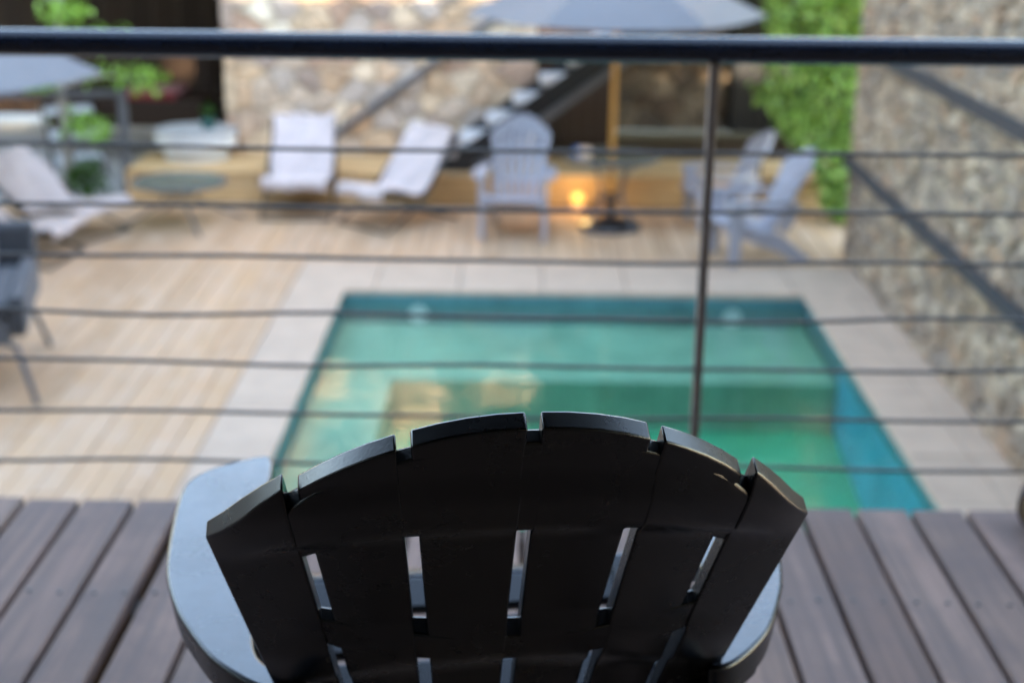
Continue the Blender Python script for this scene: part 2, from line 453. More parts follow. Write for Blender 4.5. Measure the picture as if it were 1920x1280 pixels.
# ---- lower terrace: concrete sub-base, boards, coping slabs
WX = 2.60                                  # inner face of the right-hand wall
CX0, CY1 = -1.70, 10.76                    # outer lines of the coping
bm = bmesh.new()
zb0, zb1 = T - .5, T - .036
add_box(bm, -14, PX0 - .15, 2, 19, zb0, zb1); add_box(bm, PX1 + .15, 5, 2, 19, zb0, zb1)
add_box(bm, PX0 - .15, PX1 + .15, PY1 + .15, 19, zb0, zb1); add_box(bm, PX0 - .15, PX1 + .15, 2, PY0 - .15, zb0, zb1)
terr = struct(obj('terrace', bm, M_CONC))
PW = .14
def plank(parent, x0, x1, y0, y1, ztop, th, mat, name='plank', cache={}):
    key = (round(x1 - x0, 4), round(y1 - y0, 3), th, mat.name)
    if key not in cache:
        bm = box(-(x1 - x0) / 2, (x1 - x0) / 2, -(y1 - y0) / 2, (y1 - y0) / 2, -th, 0)
        bmesh.ops.bevel(bm, geom=[e for e in bm.edges if all(v.co.z > -1e-6 for v in e.verts)], offset=.003, segments=1, affect='EDGES')
        me = bpy.data.meshes.new(name); bm.normal_update(); bm.to_mesh(me); bm.free(); me.materials.append(mat); cache[key] = me
    return obj(name, cache[key], None, parent, ((x0 + x1) / 2, (y0 + y1) / 2, ztop))
i = 0; x = CX0 - .006
while x > -7.2:
    cuts = [3.0, 3.0 + (2.1, 3.4, 2.7)[i % 3], 3.0 + (5.6, 6.7, 6.2)[i % 3], 12.735]
    for a, b in zip(cuts, cuts[1:]):
        plank(terr, x - PW + .005, x, a + .003, b - .003, T + rnd.uniform(-.002, .002), .03, M_TERR)
    x -= PW; i += 1
x = CX0 + PW - .004; i = 0
while x < WX + .6:
    plank(terr, x - PW + .005, x, CY1 + .004, 12.735, T + rnd.uniform(-.002, .002), .03, M_TERR); x += PW
def slab(x0, x1, y0, y1):
    o = obj('coping_slab', box(x0 + .003, x1 - .003, y0 + .003, y1 - .003, T - .033, T + rnd.uniform(.001, .004)), M_COPE, terr); bevel(o, .006)
y = PY0 - .4
while y < PY1 - .05:
    y2 = min(y + .6, PY1); slab(CX0, PX0 + .02, y, y2); slab(PX1 - .02, 2.40, y, y2); slab(2.40, WX + .4, y, y2); y = y2
x = CX0
while x < WX - .1:
    slab(x, min(x + .62, WX + .4), PY1, CY1); x += .62
slab(WX + .4, WX + 1.4, PY1, CY1 + 2)

# ---- raised platform along the far wall, boards along X
plat = struct(obj('platform', box(-3.62, 3.4, 12.79, 17.4, T - .03, PT - .03), M_DARKWOOD))
for k in range(2):
    for j in range(4):
        obj('front_board', box(-3.62 + j * 1.756, -3.62 + (j + 1) * 1.756 - .006, 12.76, 12.785, T + .004 + k * .128, T + .126 + k * .128), M_PLAT, plat)
for k in range(6):
    for j in range(3):
        obj('plank', box(-3.62 + j * 2.34, -3.62 + (j + 1) * 2.34 - .006, 12.745 + k * .142, 12.745 + k * .142 + .136, PT - .026, PT), M_PLAT, plat)

# ---- far building: stone facade with a stair alcove and a dark open room
FY = 13.6
AX0, AX1, AZ1 = .12, 3.3, .62
def to_far(u, v, e): return (u, FY - e, v)
far = thing('stone_wall', 'warm cream and brown rubble stone wall behind the white sling chairs and black stair', 'wall', (0, 0, 0))
bm = bmesh.new(); add_box(bm, -2.74, AX0, FY, FY + .3, PT - .02, 3.4); add_box(bm, AX0, 3.9, FY, FY + .3, AZ1, 3.4)
obj('mortar', bm, M_MORTF, far)
lay_stones(far, [(-2.74, AX0, PT, 3.4), (AX0 + .01, 3.9, AZ1, 3.4)], .27, .21, .022, .035, to_far, M_STF, random.Random(3), 330)
for k in range(12):                                            # quoins down the left end of the wall
    z0 = PT + k * .39
    obj('quoin', box(-2.83 - .01 * (k % 2), -2.745, FY - .03, FY + .32, z0 + .006, z0 + .384), M_STF, far)
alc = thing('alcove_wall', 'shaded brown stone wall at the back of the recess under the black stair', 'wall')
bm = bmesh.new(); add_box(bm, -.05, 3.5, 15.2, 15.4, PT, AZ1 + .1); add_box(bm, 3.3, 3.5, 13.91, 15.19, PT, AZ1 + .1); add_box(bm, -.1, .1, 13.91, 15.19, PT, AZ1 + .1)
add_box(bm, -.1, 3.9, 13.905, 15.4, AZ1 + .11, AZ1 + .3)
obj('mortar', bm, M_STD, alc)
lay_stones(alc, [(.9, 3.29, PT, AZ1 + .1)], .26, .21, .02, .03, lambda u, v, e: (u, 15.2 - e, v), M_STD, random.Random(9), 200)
dr = thing('dark_door', 'tall black door in the recess beside the green climbing vine', 'door')
obj('door_leaf', box(2.28, 2.98, 15.08, 15.14, PT + .002, PT + 1.98), M_STEEL, dr); bm = bmesh.new()
add_box(bm, 2.20, 2.278, 15.06, 15.16, PT + .001, PT + 1.985); add_box(bm, 2.982, 3.06, 15.06, 15.16, PT + .001, PT + 1.985); obj('door_frame', bm, M_STEEL, dr)
obj('handle', tube([(2.36, 15.07, PT + .95), (2.36, 15.03, PT + .95), (2.46, 15.03, PT + .95)], .01, 8), M_GREYST, dr)
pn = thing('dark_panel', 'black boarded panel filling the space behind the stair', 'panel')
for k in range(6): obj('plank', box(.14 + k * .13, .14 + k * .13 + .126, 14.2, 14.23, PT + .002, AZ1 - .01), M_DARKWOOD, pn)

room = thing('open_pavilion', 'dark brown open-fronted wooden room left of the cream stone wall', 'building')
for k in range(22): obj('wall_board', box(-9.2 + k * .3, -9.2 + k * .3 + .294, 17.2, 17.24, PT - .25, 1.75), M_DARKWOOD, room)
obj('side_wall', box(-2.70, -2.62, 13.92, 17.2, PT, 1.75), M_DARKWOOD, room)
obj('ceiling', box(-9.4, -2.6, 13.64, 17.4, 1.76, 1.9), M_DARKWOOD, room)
obj('roof_fascia', box(-9.5, -2.86, 13.5, 13.62, 1.45, 3.3), M_DARKWOOD, room)
obj('roof', box(-9.6, -2.86, 13.4, 17.6, 3.3, 3.42), M_GREYST, room)
for k in range(3): obj('post', box(-9.3 + k * 1.9, -9.16 + k * 1.9, 13.66, 13.8, T, 1.75), M_DARKWOOD, room)

# ---- right-hand stone wall with two dark rails
rw = thing('side_wall', 'tall grey and tan ledge stone wall running beside the pool', 'wall')
RY0, RY1, RZ1 = 3.4, 11.05, 1.9
obj('mortar', box(WX, WX + .35, RY0, RY1, T - .03, RZ1), M_MORTR, rw)
def to_right(u, v, e): return (WX - e, u, v)
lay_stones(rw, [(RY0, RY1, T, RZ1)], .19, .10, .012, .03, to_right, M_STR, random.Random(5), 300,
           key=lambda c: (abs(c[0] - 8.8) / 2.2 + abs(c[1] - (T + .85)) / .9) if 6.2 < c[0] else 9)
for k in range(10): obj('end_stone', box(WX - .02, WX + .37, RY1 + .002, RY1 + .05, T + k * .345, T + k * .345 + .338), M_STR, rw)
for z0, lab in ((T + .80, 'lower dark steel bar fixed level along the grey stone side wall'), (T + 1.70, 'upper dark steel bar fixed level along the grey stone side wall')):
    b = thing('wall_bar', lab, 'wall bar', group='bars on the side wall')
    obj('bar', bar((WX - .075, 3.6, z0), (WX - .075, RY1 - .02, z0), .035, .085), M_BAR, b)
    for k in range(5): obj('bracket', box(WX - .06, WX + .01, 4.4 + k * 1.5, 4.44 + k * 1.5, z0 - .02, z0 + .02), M_GREYST, b)

# ---- upper deck
DE = 2.967; PITCHX = .1262; GX = .7662           # deck edge, board pitch, a known joint
deck = struct(obj('deck', box(-4.2, 2.55, DE - .12, DE - .06, -.22, -.035), M_DARKWOOD))
for k in range(9): obj('joist', box(-4.2, 2.55, -1.5 + k * .5, -1.44 + k * .5, -.2, -.034), M_DARKWOOD, deck)
for k in range(-38, 14):
    x0 = GX + k * PITCHX; g = .013
    l = .022 if k == -12 else g
    plank(deck, x0 - PITCHX + g / 2, x0 - l + (g / 2 if k != -12 else 0), -1.75, DE + rnd.uniform(-.004, .003), rnd.uniform(-.003, .001), .03, M_DECK)
scm = None
for k in range(-20, 12):
    for yy in (2.53, 1.53):
        for dx in (.028, PITCHX - .038):
            x0 = GX + (k - 1) * PITCHX + dx
            if scm is None:
                o = obj('screw', lathe([(.0042, -.004), (.0046, .0008), (.0025, .001)], 10), M_STEEL, deck, (x0, yy, .0005)); scm = o.data
            else: obj('screw', scm, None, deck, (x0 + rnd.uniform(-.004, .004), yy + rnd.uniform(-.006, .006), .0005))
for xx in (-4.0, -1.4, 1.2): obj('support_post', box(xx, xx + .12, DE - .3, DE - .18, T - .03, -.2), M_STEEL, deck)

# ---- railing on the deck edge
RY = DE - .03
rail = thing('cable_railing', 'black deck railing with round top rail and seven thin steel cables', 'railing')
smooth(obj('top_rail', tube([(-4.2, RY, 1.03), (2.5, RY, 1.03)], .0275, 24), M_RAIL, rail))
PXX = .389
for xx in (PXX - 3.1, PXX - 1.55 - .35, PXX + 1.6):
    o = obj('post', box(xx - .009, xx + .009, RY - .02, RY + .02, .001, 1.005), M_POST, rail); bevel(o, .003)
    obj('base_plate', box(xx - .04, xx + .04, RY - .05, RY + .029, .0015, .009), M_POST, rail)
o = obj('post', box(PXX - .009, PXX + .009, RY - .02, RY + .02, .001, 1.005), M_POST, rail); bevel(o, .003)
obj('base_plate', box(PXX - .04, PXX + .04, RY - .05, RY + .029, .0015, .009), M_POST, rail)
rc = random.Random(21)
for k, z in enumerate((.820, .694, .584, .457, .344, .226, .107)):
    amp = (.001, .001, .0022, .0045, .003, .0025, .004)[k]; ph = rc.uniform(0, 6)
    pts = []
    for j in range(68):
        x = -4.2 + j * .1
        pts.append((x, RY, z + amp * (math.sin(x * 5.1 + ph) + .6 * math.sin(x * 9.3 + 2 * ph)) - .003 * math.cos(x * 2)))
    smooth(obj('cable', tube(pts, .0046, 8), M_CABLE, rail), 60)

bw = thing('added_horizon_wall', 'tall brown rendered wall added out of view to block the bright left horizon', 'wall')  # added out of view, cuts the bright horizon reflected on the slat tops
obj('wall', box(-9.9, -9.6, -1.7, 13.2, T - .03, 2.6), M_BWALL, bw); obj('coping', box(-9.95, -9.55, -1.75, 13.25, 2.601, 2.68), M_CONC, bw)
# ---- house behind the camera that shades deck and terrace
HY = -1.78
house = thing('house', 'tall dark umber rendered house that the deck is built against', 'building')
HZ = 9.27
obj('wall', box(-13, 12, HY - 6, HY, T - .03, HZ), M_PLASTER, house)
for zz in (.0, 3.1, 6.0):
    for xx in (-9.5, -5.5, -1.6, 2.4, 6.4):
        f = obj('window_frame', box(xx - .08, xx + 1.48, HY + .001, HY + .06, zz + .05 if zz == 0 else zz + .8, zz + 2.2), M_DARKWOOD, house)
        obj('pane', box(xx, xx + 1.4, HY + .061, HY + .066, zz + .12 if zz == 0 else zz + .88, zz + 2.12), M_PANE, f)
obj('added_shade_roof', box(-6, 6, HY + .07, 2.3, 2.45, 2.6), M_DARKWOOD, house)  # roof added overhead, out of view, to darken the chair back and slat tops
for xx in (-5.9, 5.78): obj('shade_roof_post', box(xx, xx + .12, 2.1, 2.22, T - .03, 2.449), M_DARKWOOD, house)
obj('roof', box(-13.5, 12.5, HY - 6.4, HY + .45, HZ + .001, HZ + .25), M_GREYST, house)

# ================================================================== ADIRONDACK CHAIR
# back: point at fan coordinate k (-3..3) and distance t down from the top of the back, chair faces local +Y
BW, TAU, CUR, A2, A4, ALPHA, BTOP = .6693, .6043, .6247, 2.2762, -3.5555, .4872, .9445
def t_top(k): x = k / 3 * BW / 2; return A2 * x * x + A4 * x ** 4
def back_pt(x, kf, t, e):
    """x across, kf fan coordinate used for the depth of the curve, e toward the sitter"""
    ca, sa = math.cos(ALPHA), math.sin(ALPHA)
    xb = kf / 3 * BW / 2 * (1 - TAU * t)
    dep = CUR * xb * xb + e
    return Vector((x, sa * t + ca * dep, BTOP - ca * t + sa * dep))
def fan_x(k, t): return k / 3 * BW / 2 * (1 - TAU * t)
def facet(k, t):
    """depth coordinate linear between slat joints so that every slat is flat across"""
    return k

def relief(k, t):
    tb = t - .45 * t_top(k); e = 0
    for c0, w0, am in ((.105, .036, -.0085), (.325, .036, -.0075), (.55, .05, -.007)):
        u = abs(tb - c0) / w0
        if u < 1: e += am * (1 - u ** 6)
    return e * (1 - (abs(k) / 3) ** 8)
def slat_bm(k0, gap=.0125, thick=.021, tend=.84, recess=0):
    bm = bmesh.new(); nc, nr = 4, 60; g = {}
    for side in (0, 1):
        for i in range(nc + 1):
            a = i / nc; kk = k0 + a
            tt = t_top(min(max(kk, -2.97), 2.97)) + (.004 if k0 in (-2, 1) else 0)
            for j in range(nr + 1):
                s = j / nr; t = tt + (tend - tt) * (s ** 1.15)
                gp = gap + .0004 * min(1, max(0, (t - tt - .05) / .05))
                xa = fan_x(k0, t) + (gp / 2 if k0 > -3 else 0); xb = fan_x(k0 + 1, t) - (gp / 2 if k0 < 2 else 0)
                x = xa + (xb - xa) * a
                e = thick * side - .019
                if side == 0: e += relief(kk, t)                 # shallow cross ribs moulded on the rear face
                g[side, i, j] = bm.verts.new(back_pt(x, kk, t, e))
    for i in range(nc):
        for j in range(nr):
            bm.faces.new((g[0, i, j], g[0, i + 1, j], g[0, i + 1, j + 1], g[0, i, j + 1]))
            bm.faces.new((g[1, i, j], g[1, i, j + 1], g[1, i + 1, j + 1], g[1, i + 1, j]))
        bm.faces.new((g[0, i, 0], g[1, i, 0], g[1, i + 1, 0], g[0, i + 1, 0]))
        bm.faces.new((g[0, i, nr], g[0, i + 1, nr], g[1, i + 1, nr], g[1, i, nr]))
    for j in range(nr):
        bm.faces.new((g[0, 0, j], g[0, 0, j + 1], g[1, 0, j + 1], g[1, 0, j]))
        bm.faces.new((g[0, nc, j], g[1, nc, j], g[1, nc, j + 1], g[0, nc, j + 1]))
    bmesh.ops.recalc_face_normals(bm, faces=bm.faces)
    return bm

def band_bm(fa, fb, e0=.0003, e1=.0175, K=2.86):
    """cross band that bridges the joints, from t=fa(k) to t=fb(k)"""
    bm = bmesh.new(); n = 44; m = 8; g = {}
    for i in range(n + 1):
        k = -K + 2 * K * i / n
        for j in range(m + 1):
            t = fa(k) + (fb(k) - fa(k)) * j / m
            g[0, i, j] = bm.verts.new(back_pt(fan_x(k, t), k, t, e0 - .019 + relief(k, t))); g[1, i, j] = bm.verts.new(back_pt(fan_x(k, t), k, t, e1 - .019))
    for i in range(n):
        for j in range(m):
            bm.faces.new((g[0, i, j], g[0, i + 1, j], g[0, i + 1, j + 1], g[0, i, j + 1])); bm.faces.new((g[1, i, j], g[1, i, j + 1], g[1, i + 1, j + 1], g[1, i + 1, j]))
        for j in (0, m): bm.faces.new((g[0, i, j], g[1, i, j], g[1, i + 1, j], g[0, i + 1, j]))
    for j in range(m):
        for i in (0, n): bm.faces.new((g[0, i, j], g[0, i, j + 1], g[1, i, j + 1], g[1, i, j]))
    bmesh.ops.recalc_face_normals(bm, faces=bm.faces)
    return bm

ARM = [(-.272, .828), (-.325, .815), (-.365, .786), (-.386, .750), (-.392, .700), (-.392, .614), (-.389, .530), (-.382, .470), (-.368, .412),
       (-.352, .366), (-.318, .293), (-.285, .250), (-.255, .222), (-.232, .214), (-.226, .226), (-.240, .250), (-.262, .285), (-.270, .330), (-.272, .40), (-.272, .55), (-.272, .70)]
def closed_smooth(P, n=4):
    out = []; m = len(P)
    for i in range(m):
        p0, p1, p2, p3 = P[i - 1], P[i], P[(i + 1) % m], P[(i + 2) % m]
        for j in range(n):
            s = j / n
            out.append(tuple(.5 * (2 * b + (c - a) * s + (2 * a - 5 * b + 4 * c - d) * s * s + (3 * b - a - 3 * c + d) * s ** 3) for a, b, c, d in zip(p0, p1, p2, p3)))
    return out
ARM_S = closed_smooth(ARM, 4)
def arm_bm(side, z=.56, th=.042):
    ARM = ARM_S
    bm = bmesh.new()
    up = [bm.verts.new((x * -side, y, z + .012 * (y - .55))) for x, y in ARM]
    dn = [bm.verts.new((x * -side * (.985 if abs(x) > .3 else 1), y, z - th + .012 * (y - .55))) for x, y in ARM]
    n = len(ARM); bm.faces.new(up); bm.faces.new(dn[::-1])
    for i in range(n): bm.faces.new((up[i], dn[i], dn[(i + 1) % n], up[(i + 1) % n]))
    bmesh.ops.recalc_face_normals(bm, faces=bm.faces)
    return bm

def prism_yz(prof, x0, x1):
    bm = bmesh.new(); a = [bm.verts.new((x0, y, z)) for y, z in prof]; b = [bm.verts.new((x1, y, z)) for y, z in prof]
    bm.faces.new(a); bm.faces.new(b[::-1]); n = len(prof)
    for i in range(n): bm.faces.new((a[i], b[i], b[(i + 1) % n], a[(i + 1) % n]))
    bmesh.ops.recalc_face_normals(bm, faces=bm.faces); return bm

def adirondack(name, label, mat, group, gap=.0125, rec=.0003):
    t = thing(name, label, 'chair', group=group)
    for k in range(-3, 3): bevel(smooth(obj('back_slat', slat_bm(k, gap), mat, t), 30), .0026, 3)
    b1 = obj('cross_band', band_bm(lambda k: t_top(k) + .019, lambda k: .136 + .0165 * k * k, rec), mat, t)
    b2 = obj('cross_band', band_bm(lambda k: .308, lambda k: .350 - .0013 * k * k, rec), mat, t)
    b3 = obj('cross_band', band_bm(lambda k: .56, lambda k: .60, rec), mat, t)
    for b in (b1, b2, b3): bevel(smooth(b, 30), .0025, 2)
    for s in (-1, 1):
        bevel(smooth(obj('arm', arm_bm(s), mat, t), 40), .005, 3)
        x0, x1 = (.255, .335) if s > 0 else (-.335, -.255)
        bevel(obj('front_leg', prism_yz([(.70, 0), (.775, 0), (.80, .517), (.66, .517), (.672, .30)], x0 + .018, x1 - .012), mat, t), .008, 2)
        bevel(obj('side_rail', prism_yz([(.80, .40), (.83, .36), (.80, .29), (.50, .17), (.36, .12), (.14, 0), (.03, 0), (.06, .05), (.24, .20), (.34, .27), (.5, .29)], s * .245 - .02, s * .245 + .02), mat, t), .006, 2)
        bevel(obj('arm_brace', prism_yz([(.15, .518), (.26, .518), (.28, .42), (.34, .30), (.27, .26), (.2, .38)], s * .235 - .016, s * .235 + .016), mat, t), .005, 2)
    prof = [(.405, .268), (.475, .275), (.545, .292), (.615, .315), (.685, .343), (.755, .372), (.815, .375)]
    for j, (y, z) in enumerate(prof):
        d = .031
        sl = .12 if j < 2 else (.36 if j < 6 else -.35)
        m = Matrix.Translation((0, y, z)) @ Matrix.Rotation(sl, 4, 'X')
        bevel(obj('seat_slat', box(-.262, .262, -d, d, -.018, 0, m), mat, t), .005, 2)
    return t

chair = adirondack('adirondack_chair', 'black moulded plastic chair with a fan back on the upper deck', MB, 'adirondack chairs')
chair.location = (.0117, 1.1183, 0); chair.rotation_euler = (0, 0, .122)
grey0 = adirondack('adirondack_chair', 'pale blue-grey plastic chair facing the pool beside the wooden umbrella pole', M_GREYPL, 'adirondack chairs', .024, .009)
def place_adi(o, foot, face, k=1):
    """foot = a front leg midpoint on the ground, face = direction it looks at"""
    f = Vector(face).normalized(); o.rotation_euler = (0, 0, math.atan2(-f.x, f.y))
    o.location = (foot[0] - f.x * .74 * k, foot[1] - f.y * .74 * k, T + .003)
grey0.scale = (.88, 1, 1)
place_adi(grey0, (-.07, 11.46), (-.09, -.99))
g1 = copy_tree(grey0); g1.scale = (.82, .93, .93)
g1['label'] = 'pale blue-grey plastic chair seen from the side at the pool corner'
place_adi(g1, (1.60, 10.95), (-.98, -.20), .93)
g2 = copy_tree(grey0); g2.scale = (.78, .87, .87); g2['label'] = 'pale blue-grey plastic chair half hidden behind the one at the pool corner'
place_adi(g2, (1.50, 12.08), (-.99, -.15), .87)

# ================================================================== SLING CHAIRS WITH TOWELS
SL = [(.0, .335), (-.10, .32), (-.22, .285), (-.32, .26), (-.40, .258), (-.46, .29), (-.54, .39), (-.63, .51), (-.74, .655), (-.79, .72)]   # (y, z) front to back top
def catmull(P, n=4):
    out = []
    for i in range(len(P) - 1):
        p0, p1, p2, p3 = P[max(i - 1, 0)], P[i], P[i + 1], P[min(i + 2, len(P) - 1)]
        for j in range(n):
            s = j / n
            out.append(tuple(.5 * (2 * b + (c - a) * s + (2 * a - 5 * b + 4 * c - d) * s * s + (3 * b - a - 3 * c + d) * s ** 3) for a, b, c, d in zip(p0, p1, p2, p3)))
    out.append(tuple(P[-1])); return out
def sheet(path, half, th, rr, wob=.0, sag=.0, nx=10, flare=0):
    """thin solid strip along a (y,z) path, width 2*half"""
    bm = bmesh.new(); n = len(path); L = [[], []]
    for i, (y, z) in enumerate(path):
        y0, z0 = path[max(i - 1, 0)]; y1, z1 = path[min(i + 1, n - 1)]
        ny, nz = -(z1 - z0), (y1 - y0); q = math.hypot(ny, nz) or 1; ny, nz = -ny / q, -nz / q
        if nz < 0 and abs(nz) > .1: ny, nz = -ny, -nz
        for s in (0, 1):
            row = []
            for j in range(nx + 1):
                u = -1 + 2 * j / nx; o = th * s - sag * (1 - u * u) + wob * (math.sin(i * .9 + u * 4) * .5 + rr.uniform(-.5, .5)) * (1 if s else .6)
                row.append(bm.verts.new((u * (half + flare * math.sin(i * .7)), y + ny * o, z + nz * o)))
            L[s].append(row)
    for i in range(n - 1):
        for j in range(nx):
            bm.faces.new((L[0][i][j], L[0][i][j + 1], L[0][i + 1][j + 1], L[0][i + 1][j]))
            bm.faces.new((L[1][i][j], L[1][i + 1][j], L[1][i + 1][j + 1], L[1][i][j + 1]))
        for j in (0, nx): bm.faces.new((L[0][i][j], L[0][i + 1][j], L[1][i + 1][j], L[1][i][j]))
    for i in (0, n - 1):
        for j in range(nx): bm.faces.new((L[0][i][j], L[1][i][j], L[1][i][j + 1], L[0][i][j + 1]))
    bmesh.ops.recalc_face_normals(bm, faces=bm.faces)
    return bm

def sling_chair(label):
    t = thing('sling_chair', label, 'chair', group='folding sling chairs')
    smooth(obj('sling', sheet(catmull(SL, 2), .27, .004, rnd, 0, .012), M_SLING, t), 70)
    for s in (-1, 1):
        x = s * .29
        smooth(obj('side_rail', tube([(x, .03, .34), (x, -.12, .322), (x, -.39, .258), (x, -.46, .29), (x, -.81, .745)], .012, 8), M_STEEL, t), 60)
        smooth(obj('leg', tube([(x + s * .014, .04, .012), (x + s * .014, -.32, .19), (x + s * .014, -.63, .51)], .011, 8), M_STEEL, t), 60)
        smooth(obj('leg', tube([(x + s * .028, -.78, .012), (x + s * .028, -.38, .17), (x + s * .028, -.03, .33)], .011, 8), M_STEEL, t), 60)
    obj('cross_bar', tube([(-.304, .04, .012), (.304, .04, .012)], .011, 8), M_STEEL, t); obj('cross_bar', tube([(-.318, -.78, .012), (.318, -.78, .012)], .011, 8), M_STEEL, t)
    obj('cross_bar', tube([(-.29, .03, .34), (.29, .03, .34)], .011, 8), M_STEEL, t); obj('cross_bar', tube([(-.29, -.81, .745), (.29, -.81, .745)], .011, 8), M_STEEL, t)
    return t
def towel(label, seed):
    rr = random.Random(seed)
    path = [(.055, .28), (.05, .35)] + [(y, z + .008) for y, z in SL[1:]] + [(-.82, .768), (-.85, .735), (-.825, .63), (-.79, .54)]
    path = catmull(path, 3)
    # outward side of the towel
    bm = bmesh.new(); n = len(path); nx = 14; L = [[], []]
    for i, (y, z) in enumerate(path):
        y0, z0 = path[max(i - 1, 0)]; y1, z1 = path[min(i + 1, n - 1)]
        dy, dz = y1 - y0, z1 - z0; q = math.hypot(dy, dz) or 1
        ny, nz = dz / q, -dy / q                       # left-hand normal of a path that runs backwards and up = sitter side
        for s in (0, 1):
            row = []
            for j in range(nx + 1):
                u = -1 + 2 * j / nx
                o = .004 + .012 * s + .010 - .012 * (1 - u * u) + .011 * math.sin(i * .55 + u * 5 + seed) + .007 * math.sin(u * 11 + i * .3 + seed)
                row.append(bm.verts.new((u * (.272 + .008 * math.sin(i * .6 + seed)), y + ny * o, z + nz * o)))
            L[s].append(row)
    for i in range(n - 1):
        for j in range(nx):
            bm.faces.new((L[0][i][j], L[0][i][j + 1], L[0][i + 1][j + 1], L[0][i + 1][j]))
            bm.faces.new((L[1][i][j], L[1][i + 1][j], L[1][i + 1][j + 1], L[1][i][j + 1]))
        for j in (0, nx): bm.faces.new((L[0][i][j], L[0][i + 1][j], L[1][i + 1][j], L[1][i][j]))
    for i in (0, n - 1):
        for j in range(nx): bm.faces.new((L[0][i][j], L[1][i][j], L[1][i][j + 1], L[0][i][j + 1]))
    bmesh.ops.recalc_face_normals(bm, faces=bm.faces)
    o = smooth(obj('towel', bm, M_TOWEL), 70)
    return tag(o, label, 'towel', 'white towels on the sling chairs')
def put(o, loc, face):
    f = Vector(face).normalized(); o.rotation_euler = (0, 0, math.atan2(-f.x, f.y)); o.location = (*loc, T + .002)
CH = [((-1.975, 12.13), (.02, -1), 'folding sling chair facing the pool square on before the stone wall', 'white towel over the chair that squarely faces the pool'),
      ((-1.33, 11.84), (-.66, -.75), 'folding sling chair turned sideways next to the blue-grey fan-back chair', 'white towel over the chair turned sideways by the stair foot'),
      ((-3.50, 11.42), (.90, -.43), 'folding sling chair facing the round glass table from the left', 'white towel over the chair reclining beside the leafy tree'),
      ((-3.60, 10.72), (.90, -.10), 'folding sling chair standing nearer the pool, its front edge showing behind the charcoal armchair', 'white towel over the seat tip behind the charcoal armchair')]
s0 = None
for i, (loc, face, la, lt) in enumerate(CH):
    if s0 is None: s0 = c = sling_chair(la)
    else: c = copy_tree(s0); c['label'] = la
    put(c, loc, face); tw = towel(lt, i * 2.3 + 1); put(tw, loc, face)
    if i >= 2: c.scale = tw.scale = (1.08, 1.22, .80)          # the two lower, further reclined ones

# charcoal armchair cut by the left edge of the view; local +Y is where it faces, its left side is toward the pool
AR = R_(-166.1); AL = Vector((-2.95, 8.62, T + .001)) + Matrix.Rotation(AR, 3, 'Z') @ Vector((.44, 0, 0))
ac = thing('patio_armchair', 'charcoal boxy armchair with splayed tube legs on the pale boards', 'chair', AL, AR)
for s_ in (-1, 1):
    for y0, nm in ((0, 'rear_leg'), (1.08, 'front_leg')):
        yb = .12 if y0 == 0 else .98
        smooth(obj(nm, tube([(s_ * .38, y0, .016), (s_ * .325, (y0 + yb) / 2, .22), (s_ * .29, yb, .33), (s_ * .22, yb, .37)], .017, 10), M_GREYST, ac), 60)
    bevel(obj('arm', box(s_ * .31 - .045, s_ * .31 + .045, .10, 1.02, .40, .635), M_GSLING, ac), .03, 3)
bevel(obj('seat_box', box(-.262, .262, .10, 1.0, .345, .50), M_SLING, ac), .02, 3)
bevel(obj('seat_cushion', box(-.26, .26, .16, 1.02, .503, .60), M_GSLING, ac), .03, 3)
bevel(obj('backrest', box(-.35, .35, -.06, .095, .36, .84), M_GSLING, ac), .04, 3)
tw = sheet(catmull([(.80, .612), (.55, .612), (.30, .615), (.17, .64), (.115, .72), (.10, .83), (.06, .862), (-.02, .862), (-.075, .83), (-.082, .70)], 3), .19, .012, rnd, .003, 0)
tb = smooth(obj('towel', tw, M_TOWEL), 70); tag(tb, 'white towel hung over the back of the charcoal armchair', 'towel', 'white towels on the sling chairs')
tb.location = AL + Matrix.Rotation(AR, 3, 'Z') @ Vector((.06, 0, .002)); tb.rotation_euler = (0, 0, AR)

# ================================================================== TABLES, UMBRELLAS
def round_table(label, loc, r, h, leg_out=.42, n_leg=4, rot=.5, hole=False):
    t = thing('round_table', label, 'table', (*loc, T + .001), rot, 'round glass tables')
    smooth(obj('glass_top', lathe([(r - .012, h - .008), (r - .01, h), (.03, h + .0005), (.03, h - .0075)] if hole else [(r - .012, h - .008), (r - .01, h), (.001, h + .0005)], 48), M_GLASS, t), 30)
    bm = bmesh.new(); ring = [(r * math.cos(a), r * math.sin(a), h - .006) for a in [2 * math.pi * k / 48 for k in range(49)]]
    add_tube(bm, ring, .013, 8, cap=False); smooth(obj('rim', bm, M_GREYST, t), 60)
    for k in range(n_leg):
        a = 2 * math.pi * k / n_leg; c, s = math.cos(a), math.sin(a)
        p = [(leg_out * 1.08, .012), (leg_out * .8, .07), (.16, .20), (.11, .30), (.18, h - .09), (r * .8, h - .018)]
        smooth(obj('leg', tube([(c * q, s * q, z) for q, z in p], .012, 8), M_GREYST, t), 60)
    bm = bmesh.new(); ring = [(.12 * math.cos(a), .12 * math.sin(a), .27) for a in [2 * math.pi * k / 24 for k in range(25)]]
    add_tube(bm, ring, .009, 8, cap=False); obj('brace_ring', bm, M_GREYST, t)
    return t
round_table('round glass table with splayed metal legs between the white towel chairs', (-2.93, 11.93), .395, .375, .50)
UX, UY = .80, 11.98
round_table('round glass table pierced by the wooden umbrella pole', (UX - .04, UY), .40, .62, .30, 4, .8, True)

